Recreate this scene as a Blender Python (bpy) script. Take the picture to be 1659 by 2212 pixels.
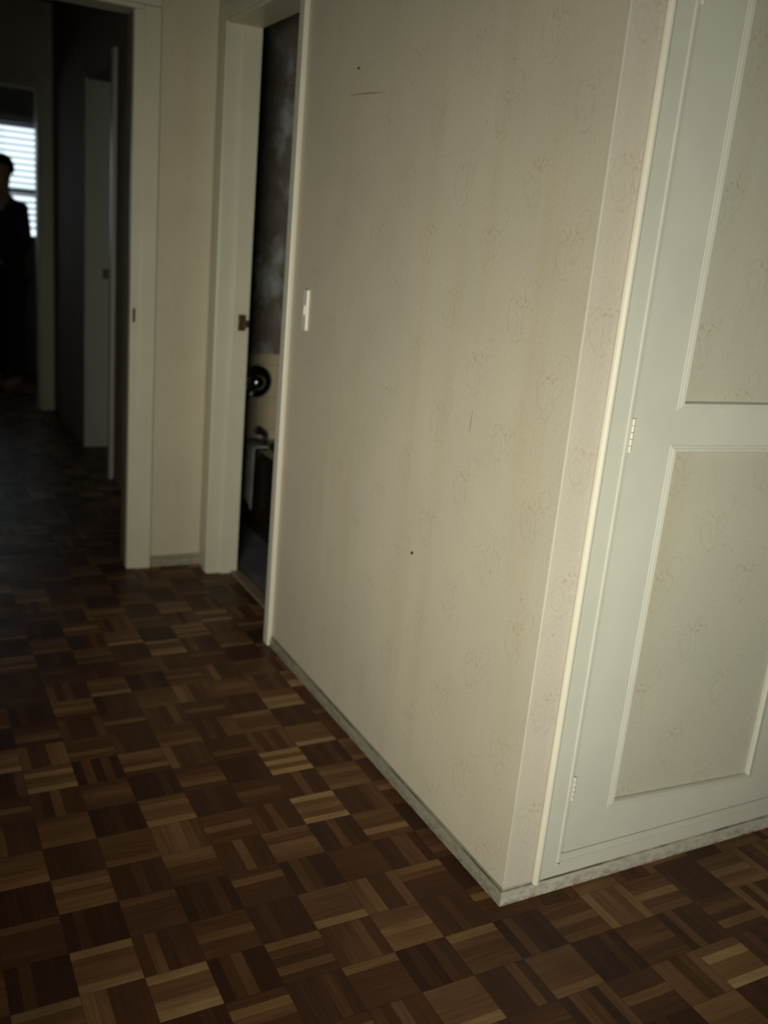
import bpy, bmesh, math, random
from mathutils import Vector, Matrix
random.seed(4)
for o in list(bpy.data.objects): bpy.data.objects.remove(o)
SC = bpy.context.scene
COL = SC.collection

# ------------------------------------------------------------ camera
CAMX, CAMY, CAMZ = -1.1043, -1.3363, 1.32
cam_d = bpy.data.cameras.new('camera'); cam = bpy.data.objects.new('camera', cam_d); COL.objects.link(cam)
rx = Vector((0.88477574, -0.45747979, 0.08879265))      # camera right, in the room's axes
dn = Vector((-0.04919861, -0.28116723, -0.95839683))    # camera down
fw = Vector((0.46341276, 0.84359779, -0.27127731))      # camera forward
M = Matrix((rx, -dn, -fw)).transposed().to_4x4()
M.translation = Vector((CAMX, CAMY, CAMZ))
cam.matrix_world = M
cam_d.sensor_fit = 'HORIZONTAL'; cam_d.sensor_width = 36.0
cam_d.lens = 2021.0 / 1659.0 * 36.0
cam_d.clip_start = 0.02
cam_d.dof.use_dof = True; cam_d.dof.focus_distance = 1.75; cam_d.dof.aperture_fstop = 3.6
SC.camera = cam

# ------------------------------------------------------------ world and light
W = bpy.data.worlds.new('World'); SC.world = W; W.use_nodes = True
bg = W.node_tree.nodes['Background']
bg.inputs[0].default_value = (0.80, 0.92, 1.0, 1); bg.inputs[1].default_value = 1.9
SC.view_settings.view_transform = 'Standard'; SC.view_settings.look = 'None'
SC.view_settings.gamma = 1.0; SC.view_settings.use_curve_mapping = False
SC.view_settings.exposure = 0.0

def area(name, loc, target, sx, sy, power, col, spread=180):
    d = bpy.data.lights.new(name, 'AREA'); d.shape = 'RECTANGLE'; d.size = sx; d.size_y = sy
    d.energy = power; d.color = col; d.spread = math.radians(spread)
    o = bpy.data.objects.new(name, d); COL.objects.link(o); o.location = loc
    o.rotation_euler = (Vector(target) - Vector(loc)).to_track_quat('-Z', 'Y').to_euler()
    return o
# daylight through the window of the room behind the camera
area('window_daylight', (-2.05, -2.62, 0.86), (0.08, 0.26, 0.80), 0.8, 0.6, 11.6, (1.0, 0.965, 0.84), 50)
area('window_daylight_soft', (-2.05, -2.60, 0.90), (-0.4, 1.0, 0.5), 0.8, 0.6, 1.6, (1.0, 0.97, 0.86), 140)

# ------------------------------------------------------------ materials
def lin(c): return tuple((v/12.92 if v <= .04045 else ((v+.055)/1.055)**2.4) for v in c)
class NT:
    def __init__(s, name):
        s.m = bpy.data.materials.new(name); s.m.use_nodes = True; s.t = s.m.node_tree
        s.b = s.t.nodes['Principled BSDF']
    def n(s, typ, **k):
        nd = s.t.nodes.new(typ)
        for a, v in k.items(): setattr(nd, a, v)
        return nd
    def L(s, a, b): s.t.links.new(a, b)
    def put(s, sock, v):
        if isinstance(v, bpy.types.NodeSocket): s.L(v, sock)
        else: sock.default_value = v
    def math(s, op, a, b=0.0, c=0.0):
        nd = s.n('ShaderNodeMath', operation=op)
        s.put(nd.inputs[0], a); s.put(nd.inputs[1], b); s.put(nd.inputs[2], c)
        return nd.outputs[0]
    def mix(s, f, a, b, mode='MIX'):
        nd = s.n('ShaderNodeMix', data_type='RGBA', blend_type=mode)
        s.put(nd.inputs[0], f)
        s.put(nd.inputs[6], a if isinstance(a, bpy.types.NodeSocket) else (*a, 1))
        s.put(nd.inputs[7], b if isinstance(b, bpy.types.NodeSocket) else (*b, 1))
        return nd.outputs[2]
    def pos(s):
        g = s.n('ShaderNodeNewGeometry'); x = s.n('ShaderNodeSeparateXYZ'); s.L(g.outputs['Position'], x.inputs[0])
        return g.outputs['Position'], x.outputs[0], x.outputs[1], x.outputs[2]
    def noise(s, vec, scale, detail=3, rough=.55, out=0):
        nd = s.n('ShaderNodeTexNoise'); s.L(vec, nd.inputs['Vector'])
        nd.inputs['Scale'].default_value = scale; nd.inputs['Detail'].default_value = detail
        nd.inputs['Roughness'].default_value = rough
        return nd.outputs[out]
    def scaled(s, vec, sc):
        nd = s.n('ShaderNodeMapping'); s.L(vec, nd.inputs[0]); nd.inputs['Scale'].default_value = sc
        return nd.outputs[0]
    def rng(s, v, a, b, c=0.0, d=1.0, smooth=False):
        nd = s.n('ShaderNodeMapRange'); 
        if smooth: nd.interpolation_type = 'SMOOTHSTEP'
        s.put(nd.inputs[0], v)
        for i, q in enumerate((a, b, c, d)): nd.inputs[i+1].default_value = q
        return nd.outputs[0]
    def bump(s, h, strength, dist=.002):
        nd = s.n('ShaderNodeBump'); nd.inputs['Strength'].default_value = strength; nd.inputs['Distance'].default_value = dist
        s.L(h, nd.inputs['Height']); s.L(nd.outputs[0], s.b.inputs['Normal'])

def plain(name, col, rough=.5, metal=0.0, spec=.5, var=.06, scale=9.0):
    t = NT(name); p, x, y, z = t.pos()
    f = t.noise(p, scale, 3)
    c = t.mix(t.rng(f, .3, .7), tuple(v*(1-var) for v in col), tuple(min(1, v*(1+var)) for v in col))
    t.L(c, t.b.inputs['Base Color'])
    t.b.inputs['Roughness'].default_value = rough; t.b.inputs['Metallic'].default_value = metal
    t.b.inputs['Specular IOR Level'].default_value = spec
    return t.m

def wallpaper(name, base, axis, u_phase, z_phase, tint=1.0):
    """old embossed wallpaper: half-drop sprigs with a paisley loop under each"""
    t = NT(name); p, x, y, z = t.pos()
    u = y if axis == 'y' else x
    wob = t.math('MULTIPLY', t.math('SUBTRACT', t.noise(p, 38, 3), .5), .016)
    wob2 = t.math('MULTIPLY', t.math('SUBTRACT', t.noise(p, 47, 3), .5), .022)
    CW, CH = .1275, .2555
    uu = t.math('DIVIDE', t.math('ADD', u, -u_phase + CW*.5), CW)
    col = t.math('FLOOR', uu)
    lu = t.math('MULTIPLY', t.math('SUBTRACT', t.math('SUBTRACT', uu, col), .5), CW)
    if axis == 'y': lu = t.math('MULTIPLY', lu, -1.0)
    par = t.math('MULTIPLY', t.math('PINGPONG', col, 1.0), CH*.5)
    zz = t.math('DIVIDE', t.math('ADD', t.math('SUBTRACT', z, par), -z_phase + CH*.5), CH)
    lz = t.math('MULTIPLY', t.math('SUBTRACT', t.math('FRACT', t.math('ADD', zz, 20.0)), .5), CH)
    lu = t.math('ADD', lu, wob); lz = t.math('ADD', lz, wob2)
    def ell(cx, cz, rx_, rz_, sh=0.0):
        a = t.math('DIVIDE', t.math('SUBTRACT', t.math('ADD', lu, t.math('MULTIPLY', lz, sh)), cx), rx_)
        b = t.math('DIVIDE', t.math('SUBTRACT', lz, cz), rz_)
        return t.math('SQRT', t.math('ADD', t.math('MULTIPLY', a, a), t.math('MULTIPLY', b, b)))
    def ring(e, w): return t.rng(t.math('ABSOLUTE', t.math('SUBTRACT', e, 1.0)), 0.0, w, 1, 0, True)
    def blob(e): return t.rng(e, .3, 1.15, 1, 0, True)
    mx = lambda a, b: t.math('MAXIMUM', a, b)
    rings = mx(mx(ring(ell(-.026, -.036, .015, .026, .18), .16), ring(ell(-.020, -.032, .026, .043, .22), .09)),
               mx(ring(ell(.022, .028, .017, .021, -.3), .16), ring(ell(.030, -.02, .010, .024, -.4), .2)))
    brk = t.rng(t.noise(p, 60, 2), .38, .55)
    rings = t.math('MULTIPLY', rings, brk)
    fl = mx(mx(blob(ell(-.010, .002, .0065, .0055)), blob(ell(.009, -.004, .0065, .006))),
            mx(blob(ell(.000, .013, .005, .005)), blob(ell(.016, .008, .004, .004))))
    fl = t.math('MULTIPLY', fl, t.rng(t.noise(p, 85, 2), .36, .52))
    c = t.mix(t.rng(t.noise(p, 3.2, 3), .35, .65), tuple(v*f for v, f in zip(base, (.955, .965, .97))), tuple(v*f for v, f in zip(base, (1.03, 1.025, 1.02))))
    # vertical water streaks and yellowing
    st = t.noise(t.scaled(p, (11, 11, .7)), 1.0, 4)
    c = t.mix(t.math('MULTIPLY', t.rng(st, .50, .72), .24), c, (base[0]*.86, base[1]*.74, base[2]*.52))
    # fine mottle
    c = t.mix(t.math('MULTIPLY', t.rng(t.noise(p, 150, 3, .7),   .46, .70), .30), c, (base[0]*.72, base[1]*.66, base[2]*.56))
    c = t.mix(t.math('MULTIPLY', rings, .25), c, (base[0]*.60, base[1]*.60, base[2]*.50))
    c = t.mix(t.math('MULTIPLY', fl, .36), c, (base[0]*.75, base[1]*.45, base[2]*.30))
    # rust-coloured specks
    vo = t.n('ShaderNodeTexVoronoi'); t.L(p, vo.inputs['Vector']); vo.inputs['Scale'].default_value = 26
    sp = t.math('MULTIPLY', t.rng(vo.outputs['Distance'], .03, .13, 1, 0), t.rng(t.noise(p, 14, 2), .52, .6))
    c = t.mix(t.math('MULTIPLY', sp, .45), c, (base[0]*.62, base[1]*.42, base[2]*.25))
    t.L(c, t.b.inputs['Base Color'])
    t.b.inputs['Roughness'].default_value = .62; t.b.inputs['Specular IOR Level'].default_value = .3
    h = t.math('ADD', t.math('MULTIPLY', rings, -.8), t.noise(p, 120, 2))
    t.bump(h, .12, .002)
    return t.m

WP = (.615, .560, .425)
WP2 = (.562, .515, .418)  # same paper as the hall, darkened to balance the light on both walls
m_wpA = wallpaper('wallpaper_hall', WP, 'y', .073, .598)
m_wpB = wallpaper('wallpaper_cupboard_side', WP2, 'x', .052, .472)
m_wpP = wallpaper('wallpaper_cupboard_panel', (.50, .485, .385), 'x', .298, .711)
m_wpE = wallpaper('wallpaper_end', (.60, .55, .40), 'x', .03, .5)

def paint(name, col, dirt_gap=.0, rough=.38):
    t = NT(name); p, x, y, z = t.pos()
    c = t.mix(t.rng(t.noise(p, 7, 3), .35, .65), tuple(v*.965 for v in col), tuple(v*1.02 for v in col))
    if dirt_gap:
        d = t.noise(t.scaled(p, (1, 1, 2.2)), 42, 5, .7)
        low = t.rng(z, .0, .045, 1.0, .25)
        f = t.math('MULTIPLY', t.math('MULTIPLY', t.rng(d, .42, .66), low), dirt_gap)
        c = t.mix(f, c, (.13, .115, .07))
        crv = t.math('MULTIPLY', t.math('GREATER_THAN', z, .0310), t.math('LESS_THAN', z, .0350))  # shade of the gap above the board, put into the colour
        c = t.mix(t.math('MULTIPLY', crv, t.rng(t.noise(p, 13, 3), .35, .6, .25, .85)), c, (.05, .045, .03))
        ch = t.noise(p, 120, 3, .7)
        c = t.mix(t.math('MULTIPLY', t.rng(ch, .56, .62), t.rng(z, .0, .02, .8, 0)), c, (.09, .075, .05))
    t.L(c, t.b.inputs['Base Color'])
    t.b.inputs['Roughness'].default_value = rough
    t.bump(t.noise(p, 60, 2), .05)
    return t.m
m_paint = paint('white_gloss_paint', (.60, .60, .505))
m_bead = paint('cream_gloss_paint', (.68, .65, .52))
m_trim = paint('old_door_frame_paint', (.66, .63, .47))
m_ptrim = paint('dimmed_passage_door_frame_paint', (.40, .41, .34))  # frame paint darkened to stand in for the dim passage light
m_base = paint('dirty_baseboard_paint', (.36, .335, .25), dirt_gap=.75)
m_base2 = paint('scuffed_baseboard_paint', (.54, .51, .42), dirt_gap=.7)
m_dark = plain('dark_gap', (.012, .010, .008), .9)
m_ceil = plain('ceiling_plaster', (.24, .225, .18), .9)
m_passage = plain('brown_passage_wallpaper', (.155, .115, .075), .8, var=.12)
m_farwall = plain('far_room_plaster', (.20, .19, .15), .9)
m_pend = plain('passage_end_plaster', (.62, .56, .38), .9)
m_room = plain('back_room_plaster', (.14, .13, .10), .9)
m_chrome = plain('chrome', (.62, .63, .62), .12, 1.0, var=.02)
m_brass = plain('tarnished_brass', (.13, .09, .045), .45, .8, var=.3, scale=60)
m_bath = plain('dark_brown_enamel', (.022, .014, .010), .25)
m_cloth = plain('pale_towel_cloth', (.42, .42, .40), .95, var=.2, scale=14)
m_bfloor = plain('grey_bathroom_vinyl', (.20, .20, .21), .5, var=.2, scale=12)
m_sill = plain('worn_threshold_wood', (.27, .22, .15), .5, var=.2, scale=20)
m_switch = plain('cream_plastic', (.82, .79, .66), .3, var=.02)
m_alu = plain('aluminium_slat', (.40, .42, .44), .5, .2)
m_winframe = plain('window_frame_paint', (.15, .15, .15), .5)
m_skin = plain('skin', (.42, .27, .20), .55)
m_hair = plain('dark_hair', (.012, .010, .009), .8)
m_jacket = plain('black_clothing', (.010, .010, .013), .9)
m_hinge = paint('painted_hinge', (.62, .60, .50))

def glass_mat():
    t = NT('window_glass'); out = t.t.nodes['Material Output']; t.t.nodes.remove(t.b)
    tr = t.n('ShaderNodeBsdfTransparent'); gl = t.n('ShaderNodeBsdfGlossy'); gl.inputs['Roughness'].default_value = .02
    mx = t.n('ShaderNodeMixShader'); mx.inputs[0].default_value = .05
    tr.inputs[0].default_value = (.95, .97, .97, 1)
    t.L(tr.outputs[0], mx.inputs[1]); t.L(gl.outputs[0], mx.inputs[2]); t.L(mx.outputs[0], out.inputs[0]); return t.m
m_glass = glass_mat()

def parquet():
    t = NT('mosaic_parquet'); p, x, y, z = t.pos()
    P = .1150; Q = .1110
    u = t.math('DIVIDE', t.math('ADD', x, .510), P); v = t.math('DIVIDE', t.math('SUBTRACT', y, .290), Q)
    i = t.math('FLOOR', u); j = t.math('FLOOR', v)
    fu = t.math('SUBTRACT', u, i); fv = t.math('SUBTRACT', v, j)
    par = t.math('PINGPONG', t.math('ADD', i, j), 1.0)     # 1 on odd blocks: fingers run along x
    def sel(a, b): # par ? a : b
        return t.math('ADD', t.math('MULTIPLY', a, par), t.math('MULTIPLY', b, t.math('SUBTRACT', 1.0, par)))
    acr = t.math('MULTIPLY', sel(fv, fu), 5.0)
    k = t.math('FLOOR', acr); fk = t.math('SUBTRACT', acr, k)
    cb = t.n('ShaderNodeCombineXYZ'); t.L(i, cb.inputs[0]); t.L(j, cb.inputs[1]); t.L(k, cb.inputs[2])
    wn = t.n('ShaderNodeTexWhiteNoise'); wn.noise_dimensions = '3D'; t.L(cb.outputs[0], wn.inputs['Vector'])
    r1 = wn.outputs[0]
    cb2 = t.n('ShaderNodeCombineXYZ'); t.L(i, cb2.inputs[0]); t.L(j, cb2.inputs[1])
    wn2 = t.n('ShaderNodeTexWhiteNoise'); wn2.noise_dimensions = '3D'; t.L(cb2.outputs[0], wn2.inputs['Vector'])
    r2 = wn2.outputs[0]
    # grain along each finger
    ga = t.noise(t.scaled(p, (8, 130, 1)), 1.0, 4); gb = t.noise(t.scaled(p, (130, 8, 1)), 1.0, 4)
    g = sel(ga, gb)
    tone = t.math('ADD', t.math('MULTIPLY', t.math('POWER', r1, 2.6), .42), t.math('MULTIPLY', r2, .30))
    tone = t.math('ADD', tone, t.math('MULTIPLY', par, .20))
    tone = t.math('ADD', tone, t.math('MULTIPLY', t.math('SUBTRACT', g, .5), .40))
    cr = t.n('ShaderNodeValToRGB'); t.L(tone, cr.inputs[0]); e = cr.color_ramp.elements
    e[0].position = 0.0; e[0].color = (.050, .019, .0095, 1); e[1].position = 1.0; e[1].color = (.52, .345, .16, 1)
    a = e.new(.33); a.color = (.112, .047, .021, 1); a = e.new(.66); a.color = (.27, .140, .058, 1)
    # joints
    jf = t.rng(t.math('MINIMUM', fk, t.math('SUBTRACT', 1.0, fk)), 0, .05, 1, 0)
    ed = t.math('MINIMUM', t.math('MINIMUM', fu, t.math('SUBTRACT', 1.0, fu)), t.math('MINIMUM', fv, t.math('SUBTRACT', 1.0, fv)))
    je = t.rng(ed, 0, .014, 1, 0)
    joint = t.math('MAXIMUM', t.math('MULTIPLY', jf, .35), je)
    c = t.mix(t.math('MULTIPLY', joint, .45), cr.outputs[0], (.02, .010, .006))
    # worn, dirtier patches
    c = t.mix(t.math('MULTIPLY', t.rng(t.noise(p, 2.6, 3), .45, .7), .45), c, (.055, .028, .017))
    t.L(c, t.b.inputs['Base Color'])
    rr = t.rng(t.noise(p, 9, 3), .3, .7, .34, .52)
    t.L(rr, t.b.inputs['Roughness']); t.b.inputs['Specular IOR Level'].default_value = .14
    t.bump(t.math('SUBTRACT', t.math('MULTIPLY', g, .4), joint), .22, .001)
    return t.m
m_parquet = parquet()

def marble_tile():
    t = NT('marbled_wall_tile'); p, x, y, z = t.pos()
    n = t.noise(p, 7, 5, .6)
    veins = t.rng(t.math('ABSOLUTE', t.math('SUBTRACT', n, .5)), 0, .05, 1, 0)
    low = t.math('LESS_THAN', z, .80)
    dark = t.mix(t.rng(t.noise(t.scaled(p, (1, 1, .6)), 9, 3), .52, .68), (.15, .125, .10), (.36, .38, .36))
    base = t.mix(low, dark, (.48, .40, .26))
    c = t.mix(t.math('MULTIPLY', veins, .25), base, (.30, .30, .27))
    fz = t.math('FRACT', t.math('DIVIDE', z, .15)); fx = t.math('FRACT', t.math('DIVIDE', t.math('ADD', x, y), .15))
    g = t.math('MAXIMUM', t.math('LESS_THAN', fz, .02), t.math('LESS_THAN', fx, .02))
    c = t.mix(t.math('MULTIPLY', g, .5), c, (.06, .055, .045))
    t.L(c, t.b.inputs['Base Color']); t.b.inputs['Roughness'].default_value = .22
    return t.m
m_tile = marble_tile()

# ------------------------------------------------------------ mesh helpers
def add_box(bm, a, b):
    x0, y0, z0 = a; x1, y1, z1 = b
    v = [bm.verts.new(c) for c in ((x0,y0,z0),(x1,y0,z0),(x1,y1,z0),(x0,y1,z0),(x0,y0,z1),(x1,y0,z1),(x1,y1,z1),(x0,y1,z1))]
    for f in ((0,3,2,1),(4,5,6,7),(0,1,5,4),(1,2,6,5),(2,3,7,6),(3,0,4,7)): bm.faces.new([v[i] for i in f])
def obj(name, bm, m, parent=None, bevel=0.0, smooth=False):
    bmesh.ops.recalc_face_normals(bm, faces=bm.faces)
    me = bpy.data.meshes.new(name); bm.to_mesh(me); bm.free(); me.materials.append(m)
    o = bpy.data.objects.new(name, me); COL.objects.link(o)
    if parent: o.parent = parent; o.location = -parent.location if parent.type == 'EMPTY' else (0, 0, 0)
    if bevel:
        md = o.modifiers.new('bevel', 'BEVEL'); md.width = bevel; md.segments = 2; md.limit_method = 'ANGLE'
    if smooth:
        for f in me.polygons: f.use_smooth = True
    return o
def box(name, a, b, m, parent=None, bevel=0.0):
    bm = bmesh.new(); add_box(bm, a, b); return obj(name, bm, m, parent, bevel)
def boxes(name, lst, m, parent=None, bevel=0.0):
    bm = bmesh.new()
    for a, b in lst: add_box(bm, a, b)
    return obj(name, bm, m, parent, bevel)
def struct(o): o['kind'] = 'structure'; return o
def tag(o, label, cat, group=None):
    o['label'] = label; o['category'] = cat
    if group: o['group'] = group
    return o
def empty(name, loc):
    o = bpy.data.objects.new(name, None); COL.objects.link(o); o.location = loc; o.empty_display_size = .05; return o
def extrude_profile(name, prof, axis, s0, s1, m, parent=None, miter=(0, 0)):
    """prof: list of (outward, z). axis 'y': runs along y, outward = -x; axis 'x': runs along x, outward = -y"""
    bm = bmesh.new(); rings = []
    for s, mt in ((s0, miter[0]), (s1, miter[1])):
        r = []
        for d, z in prof:
            q = s + mt*d
            r.append(bm.verts.new((-d, q, z) if axis == 'y' else (q, -d, z)))
        rings.append(r)
    n = len(prof)
    for i in range(n): bm.faces.new((rings[0][i], rings[0][(i+1) % n], rings[1][(i+1) % n], rings[1][i]))
    bm.faces.new(rings[0]); bm.faces.new(list(reversed(rings[1])))
    return obj(name, bm, m, parent)
def lathe(bm, prof, seg, mat):
    rings = []
    for r, h in prof:
        rings.append([bm.verts.new(mat @ Vector((r*math.cos(2*math.pi*i/seg), r*math.sin(2*math.pi*i/seg), h))) for i in range(seg)])
    for a, b in zip(rings, rings[1:]):
        for i in range(seg): bm.faces.new((a[i], a[(i+1) % seg], b[(i+1) % seg], b[i]))
    bm.faces.new(rings[0]); bm.faces.new(rings[-1])
def tube(bm, pts, r, seg=10):
    pts = [Vector(p) for p in pts]; rings = []
    for i, p in enumerate(pts):
        d = (pts[min(i+1, len(pts)-1)] - pts[max(i-1, 0)]).normalized()
        a = d.orthogonal().normalized() if i == 0 else (a - d*a.dot(d)).normalized(); b = d.cross(a)
        rings.append([bm.verts.new(p + (a*math.cos(2*math.pi*k/seg) + b*math.sin(2*math.pi*k/seg))*r) for k in range(seg)])
    for u, v in zip(rings, rings[1:]):
        for i in range(seg): bm.faces.new((u[i], u[(i+1) % seg], v[(i+1) % seg], v[i]))
    bm.faces.new(rings[0]); bm.faces.new(rings[-1])

ZC = 2.62       # ceiling height
T = .10
BA, BB = 1.405, 2.100      # bathroom doorway along y
DH = 2.025
EY = 2.222                 # end wall of the hall
# ------------------------------------------------------------ shell
struct(box('floor', (-2.6, -3.6, -.08), (2.6, 7.5, 0), m_parquet))
struct(box('ceiling', (-2.7, -3.7, ZC), (2.7, 7.6, ZC+.1), m_ceil))
# hall wall on the right of the passage, with the bathroom doorway
struct(boxes('wall_right', [((0, 0, 0), (T, BA, ZC)), ((0, BB, 0), (T, EY, ZC)), ((0, BA, DH), (T, BB, ZC))], m_wpA))
# wall with the cupboard (runs to the right of the corner)
CX0, CX1, CZ1 = .093, .862, 2.02
struct(boxes('wall_front', [((0.0005, -.0005, 0), (CX0, T, ZC)), ((CX1, -.0005, 0), (2.5, T, ZC)), ((CX0, -.0005, CZ1), (CX1, T, ZC))], m_wpB))
# thin pale worn edge of the outside corner
bm = bmesh.new(); prev = None
for i in range(61):
    z = .05 + i*.0425; w = .0007 + .0012*random.random() + (.0008 if .45 < z < 1.5 else 0)
    cur = [bm.verts.new((-.0012, w, z)), bm.verts.new((-.0012, -.0017, z)), bm.verts.new((w, -.0017, z))]
    if prev:
        bm.faces.new((prev[0], prev[1], cur[1], cur[0])); bm.faces.new((prev[1], prev[2], cur[2], cur[1]))
    prev = cur
struct(obj('trim_1', bm, m_bead))
# end wall of the hall with doorway 2
D2X0, D2X1 = -1.20, -.300
struct(boxes('wall_end', [((D2X1+.012, EY, 0), (0, EY+.12, ZC)), ((-2.5, EY, 0), (D2X0-.012, EY+.12, ZC)), ((D2X0-.012, EY, DH+.012), (D2X1+.012, EY+.12, ZC))], m_wpE))
# passage beyond it
PX = -.055; FY0, FY1 = 3.655, 4.400; PH = 2.07
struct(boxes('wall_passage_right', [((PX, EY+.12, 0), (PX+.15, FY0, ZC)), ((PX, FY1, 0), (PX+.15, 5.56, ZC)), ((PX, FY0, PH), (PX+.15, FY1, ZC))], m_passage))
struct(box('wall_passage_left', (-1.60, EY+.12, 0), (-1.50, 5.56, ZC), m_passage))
D3X1 = -.144; D3X0 = -.96; D3H = 2.10
struct(boxes('wall_passage_end', [((D3X1, 5.56, 0), (1.6, 5.66, ZC)), ((-2.5, 5.56, 0), (D3X0, 5.66, ZC)), ((D3X0, 5.56, D3H), (D3X1, 5.66, ZC))], m_pend))
# far room
WX0, WX1, WZ0, WZ1 = -1.35, .110, 1.115, 2.02
WY = 7.2
struct(boxes('wall_far', [((-2.5, WY, 0), (WX0, WY+.12, ZC)), ((WX1, WY, 0), (1.6, WY+.12, ZC)), ((WX0, WY, 0), (WX1, WY+.12, WZ0)), ((WX0, WY, WZ1), (WX1, WY+.12, ZC))], m_farwall))
struct(box('wall_far_left', (-2.6, 5.56, 0), (-2.5, WY+.12, ZC), m_farwall))
struct(box('wall_far_right', (1.6, 5.56, 0), (1.7, WY+.12, ZC), m_farwall))
# side room off the passage (dark), closed off
struct(boxes('wall_side_room', [((PX+.15, 3.2, 0), (1.7, 3.3, ZC)), ((1.6, 3.3, 0), (1.7, 5.56, ZC))], m_passage))
# bathroom
BY1 = 2.745
struct(boxes('wall_bathroom', [((.10, BY1, 0), (1.9, BY1+.1, ZC)), ((1.8, .85, 0), (1.9, BY1, ZC))], m_tile))
struct(boxes('wall_bathroom_near', [((T, .75, 0), (1.8, .85, ZC))], m_tile))
struct(box('floor_bathroom', (.105, .85, 0.0), (1.8, BY1, .006), m_bfloor))
# back room behind the camera
struct(box('wall_left', (-2.6, -2.80, 0), (-2.5, EY+.12, ZC), m_room))
struct(box('wall_back_right', (2.5, -2.80, 0), (2.6, T, ZC), m_room))
BW = (-2.46, -1.60, .52, 1.45)
struct(boxes('wall_back', [((-2.6, -2.80, 0), (BW[0], -2.70, ZC)), ((BW[1], -2.80, 0), (2.6, -2.70, ZC)), ((BW[0], -2.80, 0), (BW[1], -2.70, BW[2])), ((BW[0], -2.80, BW[3]), (BW[1], -2.70, ZC))], m_room))
def window(name, x0, x1, z0, z1, y, bars):
    w = empty(name, ((x0+x1)/2, y, z0)); struct(w)
    lst = [((x0, y-.02, z0), (x1, y+.03, z0+.035)), ((x0, y-.02, z1-.035), (x1, y+.03, z1)), ((x0, y-.02, z0), (x0+.035, y+.03, z1)), ((x1-.035, y-.02, z0), (x1, y+.03, z1))]
    lst += [((a, y-.015, b), (c, y+.025, d)) for a, b, c, d in bars]
    boxes('window_frame', lst, m_winframe, w, .003)
    box('pane', (x0+.03, y+.002, z0+.03), (x1-.03, y+.006, z1-.03), m_glass, w)
    return w
window('window_1', BW[0], BW[1], BW[2], BW[3], -2.76, [(-2.05, BW[2], -2.01, BW[3])])
window('window_2', WX0, WX1, WZ0, WZ1, WY+.07, [(WX0, 1.475, WX1, 1.525), (-.69, WZ0, -.65, WZ1)])

# ------------------------------------------------------------ baseboards
prof = [(0, 0), (.009, 0), (.009, .020), (.0065, .0225), (.0065, .030), (.003, .036), (0, .037)]
struct(extrude_profile('baseboard_right', prof, 'y', 0, 1.368, m_base, miter=(-1, 0)))
struct(extrude_profile('baseboard_front', prof, 'x', 0, 2.5, m_base2, miter=(-1, 0)))
b = extrude_profile('baseboard_end', [(0, 0), (.009, 0), (.009, .04), (0, .046)], 'x', -.205, 0, m_base); b.location = (0, EY, 0); struct(b)

# ------------------------------------------------------------ doorway frames
def strike(parent, c, w, h, face='-y', keep=True):
    x, y, z = c
    bm = bmesh.new()
    add_box(bm, (x-w/2, y-.003, z-h/2), (x+w/2, y, z+h/2))
    if keep:
        add_box(bm, (x-w/2+.004, y-.0042, z-h*.12), (x+w/2-.004, y-.003, z+h*.30))
        add_box(bm, (x+w*.2, y-.012, z-h*.28), (x+w/2+.008, y-.003, z+h*.16))
    return obj('strike_plate', bm, m_brass, parent, .001)
# doorway 1: bathroom
d1 = struct(empty('door_1', (0, (BA+BB)/2, 0)))
boxes('jamb', [((-.004, BB-.012, 0), (.116, BB+.0, DH))], m_trim, d1, .0015)
boxes('jamb', [((-.004, BA, 0), (.116, BA+.012, DH))], m_trim, d1, .0015)
box('head', (-.004, BA, DH-.012), (.116, BB, DH), m_trim, d1, .0015)
boxes('door_stop', [((.050, BB-.024, 0), (.116, BB-.012, DH-.012))], m_trim, d1, .002)
boxes('architrave', [((-.018, BA-.036, .0), (0, BA+.004, DH-.0005))], m_bead, d1, .004)
boxes('architrave', [((-.010, BB-.004, 0), (0, BB+.045, DH-.0005))], m_trim, d1, .003)
boxes('architrave', [((-.016, BA-.036, DH), (0, BB+.045, DH+.04))], m_trim, d1, .003)
strike(d1, (.088, BB-.0245, 1.0), .030, .060)
box('threshold', (.088, BA+.012, 0), (.135, BB-.024, .010), m_sill, d1, .003)
# doorway 2: end of the hall
d2 = struct(empty('door_2', ((D2X0+D2X1)/2, EY, 0)))
for sx, xe in ((1, D2X1), (-1, D2X0)):
    q = lambda a, b: (min(xe+sx*a, xe+sx*b), max(xe+sx*a, xe+sx*b))
    a0, a1 = q(.036, .096); box('architrave', (a0, EY-.016, 0), (a1, EY, DH+.0155), m_trim, d2, .004)
    a0, a1 = q(.004, .040); box('jamb', (a0, EY-.008, 0), (a1, EY+.03, DH), m_trim, d2, .003)
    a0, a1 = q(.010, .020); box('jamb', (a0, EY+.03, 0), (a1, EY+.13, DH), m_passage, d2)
box('head', (D2X0-.0355, EY-.008, DH+.0003), (D2X1+.0355, EY+.125, DH+.016), m_trim, d2, .002)
box('architrave', (D2X0-.096, EY-.016, DH+.0165), (D2X1+.096, EY, DH+.075), m_trim, d2, .004)
strike(d2, (D2X1+.017, EY-.008, .997), .010, .050, keep=False)
# doorway 3: side room off the passage
d3 = struct(empty('door_3', (PX, (FY0+FY1)/2, 0)))
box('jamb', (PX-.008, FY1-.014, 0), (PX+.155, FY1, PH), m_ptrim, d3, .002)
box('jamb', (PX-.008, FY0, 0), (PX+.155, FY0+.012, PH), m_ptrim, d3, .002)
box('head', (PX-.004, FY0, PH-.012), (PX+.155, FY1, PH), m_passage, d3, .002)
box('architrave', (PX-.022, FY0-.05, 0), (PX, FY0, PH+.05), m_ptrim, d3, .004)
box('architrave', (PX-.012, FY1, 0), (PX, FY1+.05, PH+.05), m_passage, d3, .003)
strike(d3, (PX+.108, FY1-.014, 1.027), .034, .056)
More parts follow.
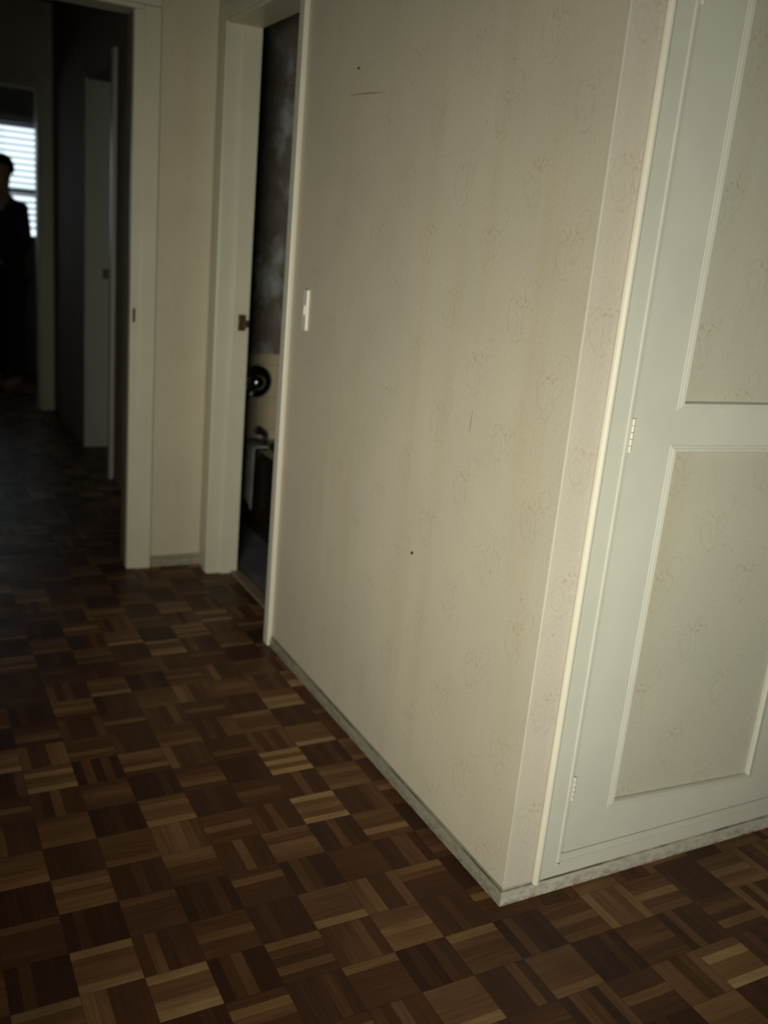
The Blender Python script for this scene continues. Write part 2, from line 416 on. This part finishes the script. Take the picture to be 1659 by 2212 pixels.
# doorway 4: far room
d4 = struct(empty('door_4', ((D3X0+D3X1)/2, 5.56, 0)))
for xe, x2 in ((D3X1, D3X1+.080), (D3X0-.080, D3X0)):
    box('architrave', (xe, 5.542, 0), (x2, 5.56, D3H+.08), m_trim, d4, .004)
box('head', (D3X0-.08, 5.545, D3H), (D3X1+.08, 5.56, D3H+.08), m_pend, d4, .003)
boxes('jamb', [((D3X1-.012, 5.555, 0), (D3X1, 5.665, D3H)), ((D3X0, 5.555, 0), (D3X0+.012, 5.665, D3H))], m_trim, d4, .002)

# ------------------------------------------------------------ built-in cupboard
cb = empty('built_in_cupboard', (.46, 0, .04))
tag(cb, 'white painted built-in cupboard with two wallpapered door panels, beside the outside corner of the wall', 'cupboard')
DX0, DX1, DZ0, DZ1 = .1465, .806, .093, 1.955
fr = bmesh.new()
for a, b in (((CX0-.004, -.006, .037), (DX0-.003, .03, CZ1)), ((DX1+.003, -.006, .037), (CX1, .03, CZ1)), ((DX0-.003, -.006, .037), (DX1+.003, .03, DZ0-.003)), ((DX0-.003, -.006, DZ1+.003), (DX1+.003, .03, CZ1))): add_box(fr, a, b)
obj('frame', fr, m_paint, cb)
# raised bead between wallpaper and frame: half round
def bead(x, r, z0, z1, m, n='bead'):
    bm = bmesh.new(); R = []
    for z in (z0, z1):
        R.append([bm.verts.new((x - r*math.cos(t_), -.003 - r*1.15*math.sin(t_), z)) for t_ in [math.pi*i/10 for i in range(11)]])
    for i in range(10): bm.faces.new((R[0][i], R[0][i+1], R[1][i+1], R[1][i]))
    bm.faces.new(R[0]); bm.faces.new(R[1])
    return obj(n, bm, m, cb, smooth=False)
bead(.0835, .0085, .031, CZ1, m_bead)
bead(CX1, .0085, .037, CZ1, m_bead)
box('bead', (.133, -.0085, .062), (.1415, -.004, CZ1-.02), m_paint, cb, .002)
box('bead', (.133, -.0085, .066), (DX1+.012, -.004, .0725), m_paint, cb, .002)
# near-black slab stands in for the shade inside, behind the crack
boxes('dark_backing', [((CX0, .03, .04), (CX1, .06, CZ1))], m_dark, cb)
# door leaf: stiles and rails around two panels
P1 = [(.268, .199), (.690, .177), (.690, .972), (.268, .981)]     # lower panel corners x,z
P2 = [(.2685, 1.083), (.690, 1.080), (.690, 1.84), (.2685, 1.84)] # upper panel
def ring_face(bm, outer, inner, yo, yi, back=None):
    o_ = [bm.verts.new((x, yo, z)) for x, z in outer]; i_ = [bm.verts.new((x, yi, z)) for x, z in inner]
    for k in range(4): bm.faces.new((o_[k], o_[(k+1) % 4], i_[(k+1) % 4], i_[k]))
def grow(P, d):
    s = ((-1, -1), (1, -1), (1, 1), (-1, 1)); return [(x + a*d, z + b*d) for (x, z), (a, b) in zip(P, s)]
dl = bmesh.new()
zm = 1.030
yF = -.007
ring_face(dl, [(DX0, DZ0), (DX1, DZ0), (DX1, zm), (DX0, zm)], grow(P1, .016), yF, yF)
ring_face(dl, [(DX0, zm), (DX1, zm), (DX1, DZ1), (DX0, DZ1)], grow(P2, .016), yF, yF)
for P in (P1, P2): ring_face(dl, grow(P, .016), grow(P, .016), yF, .004)
for (x0, z0), (x1, z1) in (((DX0, DZ0), (DX1, DZ0)), ((DX1, DZ0), (DX1, DZ1)), ((DX1, DZ1), (DX0, DZ1)), ((DX0, DZ1), (DX0, DZ0))):
    v = [dl.verts.new(c) for c in ((x0, yF, z0), (x1, yF, z1), (x1, .018, z1), (x0, .018, z0))]; dl.faces.new(v)
bmesh.ops.remove_doubles(dl, verts=dl.verts, dist=.0003)
door = obj('door', dl, m_paint, cb)
for nm, P in (('lower', P1), ('upper', P2)):
    mb = bmesh.new()
    ring_face(mb, grow(P, .0165), grow(P, .0160), yF, yF-.0012)
    ring_face(mb, grow(P, .0160), grow(P, .0105), yF-.0012, yF-.0022)
    ring_face(mb, grow(P, .0105), grow(P, .0100), yF-.0022, yF-.0030)
    ring_face(mb, grow(P, .0100), grow(P, .0030), yF-.0030, yF-.0042)
    ring_face(mb, grow(P, .0030), grow(P, .0005), yF-.0042, yF+.0010)
    ring_face(mb, grow(P, .0005), grow(P, 0), yF+.0010, yF+.010)
    bmesh.ops.remove_doubles(mb, verts=mb.verts, dist=.0002)
    mo = obj('panel_moulding', mb, m_paint, door)
    pb = bmesh.new()
    v = [pb.verts.new((x, yF+.0072, z)) for x, z in grow(P, .004)]; pb.faces.new(v)
    r = bmesh.ops.extrude_face_region(pb, geom=pb.faces[:]); bmesh.ops.translate(pb, vec=(0, .004, 0), verts=[g for g in r['geom'] if isinstance(g, bmesh.types.BMVert)])
    po = obj('panel', pb, m_wpP, door); po['label'] = f'{nm} wallpapered panel'
for zc in (.252, 1.018, 1.792):
    hb = bmesh.new(); L = .066 if zc > 1 else .058
    for k in range(5):
        z0 = zc - L/2 + k*L/5
        lathe(hb, [(.0030, z0+.0006), (.0034, z0+.0012), (.0034, z0+L/5-.0012), (.0030, z0+L/5-.0006)], 12, Matrix.Translation((.1455, -.0088, 0)))
    add_box(hb, (.1415, -.0082, zc-L/2), (.1452, -.0050, zc+L/2)); add_box(hb, (.1452, -.0085, zc-L/2), (.151, -.0065, zc+L/2))
    obj('hinge', hb, m_hinge, door)

# ------------------------------------------------------------ small things on the hall wall
sw = empty('light_switch', (0, 1.255, 1.12)); tag(sw, 'narrow cream light switch on the wallpapered wall beside the bathroom doorway', 'light switch')
box('plate', (-.009, 1.240, 1.064), (0, 1.270, 1.181), m_switch, sw, .002)
box('rocker', (-.0125, 1.249, 1.108), (-.008, 1.261, 1.136), m_switch, sw, .0015)
def onA(px, py):
    v = Vector(((px-829.5), (py-1106.0), 2021.0)); d = rx*v.x + dn*v.y + fw*v.z
    t_ = (0-CAMX)/d.x; return Vector((0, CAMY+d.y*t_, CAMZ+d.z*t_))
m_nail = plain('rusty_iron', (.05, .03, .02), .7, .5)
for (px, py), lab in (((893, 1195), 'tiny dark nail head low in the middle of the wallpapered wall'), ((778, 148), 'small dark nail high on the wallpapered wall near the bathroom doorway')):
    p = onA(px, py); nb = bmesh.new()
    rot = Matrix.Translation(p) @ Matrix.Rotation(-math.pi/2, 4, 'Y')
    lathe(nb, [(.0012, -.004), (.0012, .004), (.0028, .0045), (.0030, .0062), (.0015, .007)], 12, rot)
    n_ = obj('nail', nb, m_nail, smooth=False); tag(n_, lab, 'nail', 'nails in the wallpapered wall')
# thin scratches in the wallpaper: hairline gouges
wr = bpy.data.objects['wall_right']
m_scr = plain('torn_wallpaper_line', (.25, .19, .11), .9)
m_scr2 = plain('pale_scuff', (.74, .70, .60), .9)
def scratch(p0, p1, w, m):
    a, b = onA(*p0), onA(*p1); bm = bmesh.new(); n = 14; dr = (b-a).normalized(); s = dr.cross(Vector((1, 0, 0)))
    pr = None
    for i in range(n+1):
        t_ = i/n; c = a.lerp(b, t_) + s*random.uniform(-.0006, .0006) + Vector((-.0006, 0, 0)); h = w*(math.sin(math.pi*min(max(t_, .06), .94))**.5)*random.uniform(.7, 1.1)/2
        cu = (bm.verts.new(c + s*h), bm.verts.new(c - s*h))
        if pr: bm.faces.new((pr[0], cu[0], cu[1], pr[1]))
        pr = cu
    o = obj('scratch', bm, m, wr); return o
scratch((755, 205), (832, 199), .0028, m_scr)
scratch((770, 968), (768, 1002), .0030, m_scr2)
scratch((1022, 885), (1014, 935), .0022, m_scr)

# ------------------------------------------------------------ bathroom contents
TX, TY0, TZ = .362, 1.25, .400
tub = empty('bathtub', (.75, 2.2, .006)); tag(tub, 'dark brown bathtub built in along the bathroom wall, seen through the open doorway', 'bathtub')
bm = bmesh.new()
x0, x1, y0, y1 = TX-.015, 1.09, TY0, BY1-.002
def rr(x0, x1, y0, y1, r, z, n=6):
    out = []
    for cx, cy, a0 in ((x1-r, y1-r, 0), (x0+r, y1-r, 90), (x0+r, y0+r, 180), (x1-r, y0+r, 270)):
        for i in range(n+1):
            a = math.radians(a0 + 90*i/n); out.append(bm.verts.new((cx+r*math.cos(a), cy+r*math.sin(a), z)))
    return out
loops = [rr(x0, x1, y0, y1, .02, TZ-.035), rr(x0, x1, y0, y1, .02, TZ), rr(x0+.06, x1-.06, y0+.06, y1-.06, .12, TZ), rr(x0+.08, x1-.08, y0+.09, y1-.08, .12, TZ-.03), rr(x0+.16, x1-.16, y0+.2, y1-.14, .12, .08)]
for a, b in zip(loops, loops[1:]):
    for i in range(len(a)): bm.faces.new((a[i], a[(i+1) % len(a)], b[(i+1) % len(b)], b[i]))
bm.faces.new(loops[-1])
obj('basin', bm, m_bath, tub)
boxes('side_panel', [((TX, TY0+.01, .006), (TX+.02, BY1-.002, TZ-.03)), ((TX, TY0+.01, .006), (x1, TY0+.03, TZ-.03))], m_bath, tub)
def onYp(px, py, Y):
    v = Vector(((px-829.5), (py-1106.0), 2021.0)); d = rx*v.x + dn*v.y + fw*v.z
    t_ = (Y-CAMY)/d.y; return Vector((CAMX+d.x*t_, Y, CAMZ+d.z*t_))
pv = onYp(553, 824, BY1)
mx_ = empty('shower_mixer', pv); tag(mx_, 'round chrome shower mixer plate with lever on the tiled bathroom wall', 'shower mixer')
FR = Matrix.Translation(pv) @ Matrix.Rotation(math.pi/2, 4, 'X')
bm = bmesh.new(); lathe(bm, [(.077, 0), (.077, .004), (.068, .009), (.050, .012), (.040, .010), (.034, .010)], 40, FR); obj('plate', bm, m_chrome, mx_, smooth=True)
bm = bmesh.new(); lathe(bm, [(.033, .008), (.033, .030), (.030, .038), (.020, .046), (.006, .049)], 32, FR); kn = obj('handle', bm, m_chrome, mx_, smooth=True)
bm = bmesh.new(); tube(bm, [pv + Vector((0, -.036, 0)), pv + Vector((-.03, -.046, -.035)), pv + Vector((-.055, -.050, -.082))], .008); obj('lever', bm, m_chrome, mx_, smooth=True)
sp_ = onYp(563, 936, BY1-.03)
st = empty('bath_spout', (sp_.x, BY1-.03, sp_.z)); tag(st, 'small dark bath spout at the end of the bathtub below the round mixer', 'tap')
m_dmetal = plain('dull_dark_metal', (.05, .045, .045), .4, .8)
bm = bmesh.new(); tube(bm, [(sp_.x, BY1, sp_.z+.008), (sp_.x, BY1-.05, sp_.z+.010), (sp_.x, BY1-.08, sp_.z), (sp_.x, BY1-.088, sp_.z-.022)], .011); obj('spout', bm, m_dmetal, st, smooth=True)
bm = bmesh.new(); lathe(bm, [(.022, 0), (.022, .005), (.014, .010)], 24, Matrix.Translation((sp_.x, BY1, sp_.z+.008)) @ Matrix.Rotation(math.pi/2, 4, 'X')); obj('collar', bm, m_dmetal, st, smooth=True)
# pale towel over the far end of the tub side
bm = bmesh.new(); NU, NV = 16, 22; g = []
for i in range(NU+1):
    row = []
    for j in range(NV+1):
        y = 2.545 + .165*i/NU; s = j/NV
        L = .10 + .30*s*1.3
        if s < .22: px_ = TX+.045 - (.067)*(s/.22); pz = TZ+.006
        else: px_ = TX-.024 - .006*math.sin(y*75)*((s-.2)) - .004*math.sin(y*31+2); pz = TZ+.004 - (s-.22)/.78*(.265 + .02*math.sin(y*40))
        row.append(bm.verts.new((px_, y + .012*(s-.2)*math.sin(i), pz)))
    g.append(row)
for i in range(NU):
    for j in range(NV): bm.faces.new((g[i][j], g[i+1][j], g[i+1][j+1], g[i][j+1]))
tw = obj('towel', bm, m_cloth, smooth=True); md = tw.modifiers.new('thick', 'SOLIDIFY'); md.thickness = .005; md.offset = 1
tag(tw, 'pale towel hanging over the side of the dark bathtub', 'towel')

# ------------------------------------------------------------ far room: blind and person
bl = empty('venetian_blind', ((WX0+WX1)/2, WY-.03, 1.21)); tag(bl, 'venetian blind over the bright window of the far room, slats open', 'window blind')
box('headrail', (WX0-.02, WY-.07, WZ1-.012), (WX1+.02, WY-.01, WZ1+.045), m_alu, bl, .003)
bm = bmesh.new(); zt = WZ1 - .03; pitch = .0480; k = 0
while zt - k*pitch > 1.235:
    zc = zt - k*pitch; k += 1
    ca, sa = math.cos(math.radians(24)), math.sin(math.radians(24)); hw = .022
    pts = [(-1, 0), (-.5, .0028), (0, .0038), (.5, .0028), (1, 0)]
    A = [[bm.verts.new((x, WY-.04 + s*hw*ca - h*sa, zc + s*hw*sa*1.0 + h)) for s, h in pts] for x in (WX0+.01, WX1-.005)]
    B_ = [[bm.verts.new((x, WY-.04 + s*hw*ca - h*sa, zc + s*hw*sa*1.0 + h - .0012)) for s, h in pts] for x in (WX0+.01, WX1-.005)]
    for q in range(4):
        bm.faces.new((A[0][q], A[0][q+1], A[1][q+1], A[1][q])); bm.faces.new((B_[0][q], B_[1][q], B_[1][q+1], B_[0][q+1]))
    bm.faces.new((A[0][0], A[1][0], B_[1][0], B_[0][0])); bm.faces.new((A[0][4], B_[0][4], B_[1][4], A[1][4]))
obj('slats', bm, m_alu, bl)
box('bottom_rail', (WX0+.01, WY-.06, 1.205), (WX1-.005, WY-.02, 1.222), m_alu, bl, .002)
for xc in (WX0+.25, -.65, -.2):
    box('ladder_cord', (xc-.0015, WY-.064, 1.21), (xc+.0015, WY-.061, WZ1), m_alu, bl)

# standing person, one skinned surface, clothing and hair as children
PXc, PYc = -.275, 6.42
def skin_mesh(name, verts, edges, radii, root, m, parent=None, sub=2):
    me = bpy.data.meshes.new(name); me.from_pydata(verts, edges, []); me.materials.append(m)
    o = bpy.data.objects.new(name, me); COL.objects.link(o)
    s = o.modifiers.new('skin', 'SKIN'); s.use_smooth_shade = True
    for i, r in enumerate(radii):
        sv = me.skin_vertices[0].data[i]; sv.radius = r if isinstance(r, tuple) else (r, r); sv.use_root = (i == root)
    o.modifiers.new('sub', 'SUBSURF').levels = sub; o.modifiers['sub'].render_levels = sub
    if parent: o.parent = parent
    return o
def body_graph(inflate=0.0, parts='all'):
    V, E, Rr = [], [], []
    def v(p, r): V.append(p); Rr.append(r); return len(V)-1
    def e(a, b): E.append((a, b))
    return V, E, Rr, v, e
V, E, Rr, v, e = body_graph()
root = v((0, 0, .93), (.155, .11))
w1 = v((0, 0, 1.08), (.135, .098)); ch = v((0, 0, 1.26), (.16, .11)); sh = v((0, 0, 1.40), (.125, .085)); nk = v((0, -.005, 1.49), .052); n2 = v((0, -.015, 1.545), .052)
e(root, w1); e(w1, ch); e(ch, sh); e(sh, nk); e(nk, n2)
h1 = v((0, -.028, 1.60), (.066, .078)); h2 = v((0, -.022, 1.67), (.076, .094)); h3 = v((0, -.018, 1.728), (.060, .076)); e(n2, h1); e(h1, h2); e(h2, h3)
nose = v((0, -.128, 1.625), .011); e(h1, nose)
for s in (-1, 1):
    a = v((s*.165, 0, 1.395), .058); b_ = v((s*.200, .02, 1.11), .042)
    if s > 0: c = v((.130, -.165, 1.00), .031); wv = v((.095, -.235, 1.00), .024); d = Vector((-.6, -.8, 0)).normalized()
    else: c = v((-.215, -.04, .92), .033); wv = v((-.21, -.075, .84), .024); d = Vector((0, -.25, -1)).normalized()
    e(sh, a); e(a, b_); e(b_, c); e(c, wv)
    wp = Vector(V[wv]); pm = v(tuple(wp + d*.045), (.034, .018)); e(wv, pm)
    side = Vector((0, 0, 1)) if s > 0 else Vector((0, -1, 0)); curl = Vector((-.6, .5, -.3)).normalized() if s > 0 else Vector((.9, 0, -.2)).normalized()
    for q, (off, ln) in enumerate(((.027, .070), (.009, .080), (-.009, .074), (-.026, .058))):
        f0 = wp + d*.085 + side*off; f1 = f0 + d*ln*.5 + curl*.008; f2 = f1 + d*ln*.35 + curl*.020
        i0 = v(tuple(f0), .0095); i1 = v(tuple(f1), .0085); i2 = v(tuple(f2), .0070); e(pm, i0); e(i0, i1); e(i1, i2)
    t0 = wp + d*.03 + side*.036; t1 = t0 + d*.035 + side*.02; i0 = v(tuple(t0), .011); i1 = v(tuple(t1), .009); e(pm, i0); e(i0, i1)
    hp = v((s*.09, 0, .86), .088); kn_ = v((s*.10, -.01, .49), .058); an = v((s*.105, .02, .09), .040); ft = v((s*.115, -.14, .035), (.042, .030))
    e(root, hp); e(hp, kn_); e(kn_, an); e(an, ft)
body = skin_mesh('person', V, E, Rr, 0, m_skin)
body.scale = (.965,)*3; body.location = (PXc, PYc, 0.005); body.rotation_euler = (0, 0, math.radians(-55))
tag(body, 'person in dark clothes standing against the bright window of the far room', 'person')
# ears
# jacket and trousers follow the body, slightly larger, ending at neck, cuffs, waist and hems
V, E, Rr, v, e = body_graph()
rb = v((0, 0, .80), (.182, .135)); r0 = v((0, 0, .92), (.180, .132)); e(rb, r0); w1 = v((0, 0, 1.08), (.155, .118)); ch = v((0, 0, 1.26), (.178, .128)); sh = v((0, 0, 1.40), (.140, .100)); nk = v((0, -.002, 1.475), .066)
e(r0, w1); e(w1, ch); e(ch, sh); e(sh, nk)
for s in (-1, 1):
    a = v((s*.168, 0, 1.395), .072); b_ = v((s*.203, .02, 1.11), .056); c = v((.118, -.18, 1.00), .040) if s > 0 else v((-.216, -.055, .885), .042)
    e(sh, a); e(a, b_); e(b_, c)
skin_mesh('jacket', V, E, Rr, 0, m_jacket, body)
V, E, Rr, v, e = body_graph()
r0 = v((0, 0, .95), (.160, .118))
for s in (-1, 1):
    hp = v((s*.09, 0, .85), .105); k_ = v((s*.10, -.01, .49), .077); an = v((s*.105, .02, .085), .066); e(r0, hp); e(hp, k_); e(k_, an)
skin_mesh('trousers', V, E, Rr, 0, m_jacket, body)
hb = bmesh.new(); bmesh.ops.create_uvsphere(hb, u_segments=32, v_segments=20, radius=1.0)
bmesh.ops.delete(hb, geom=[q for q in hb.verts if q.co.z < -.55 or (q.co.y < -.25 and q.co.z < .42) or (q.co.y < .10 and q.co.z < .05)], context='VERTS')
for q in hb.verts: q.co = Vector((q.co.x*.081, q.co.y*.104 - .016, q.co.z*.098 + 1.690 + .003*math.sin(q.co.x*23)*math.cos(q.co.y*19)))
hr = obj('hair', hb, m_hair, None, smooth=True); hr.parent = body
md = hr.modifiers.new('thick', 'SOLIDIFY'); md.thickness = .006
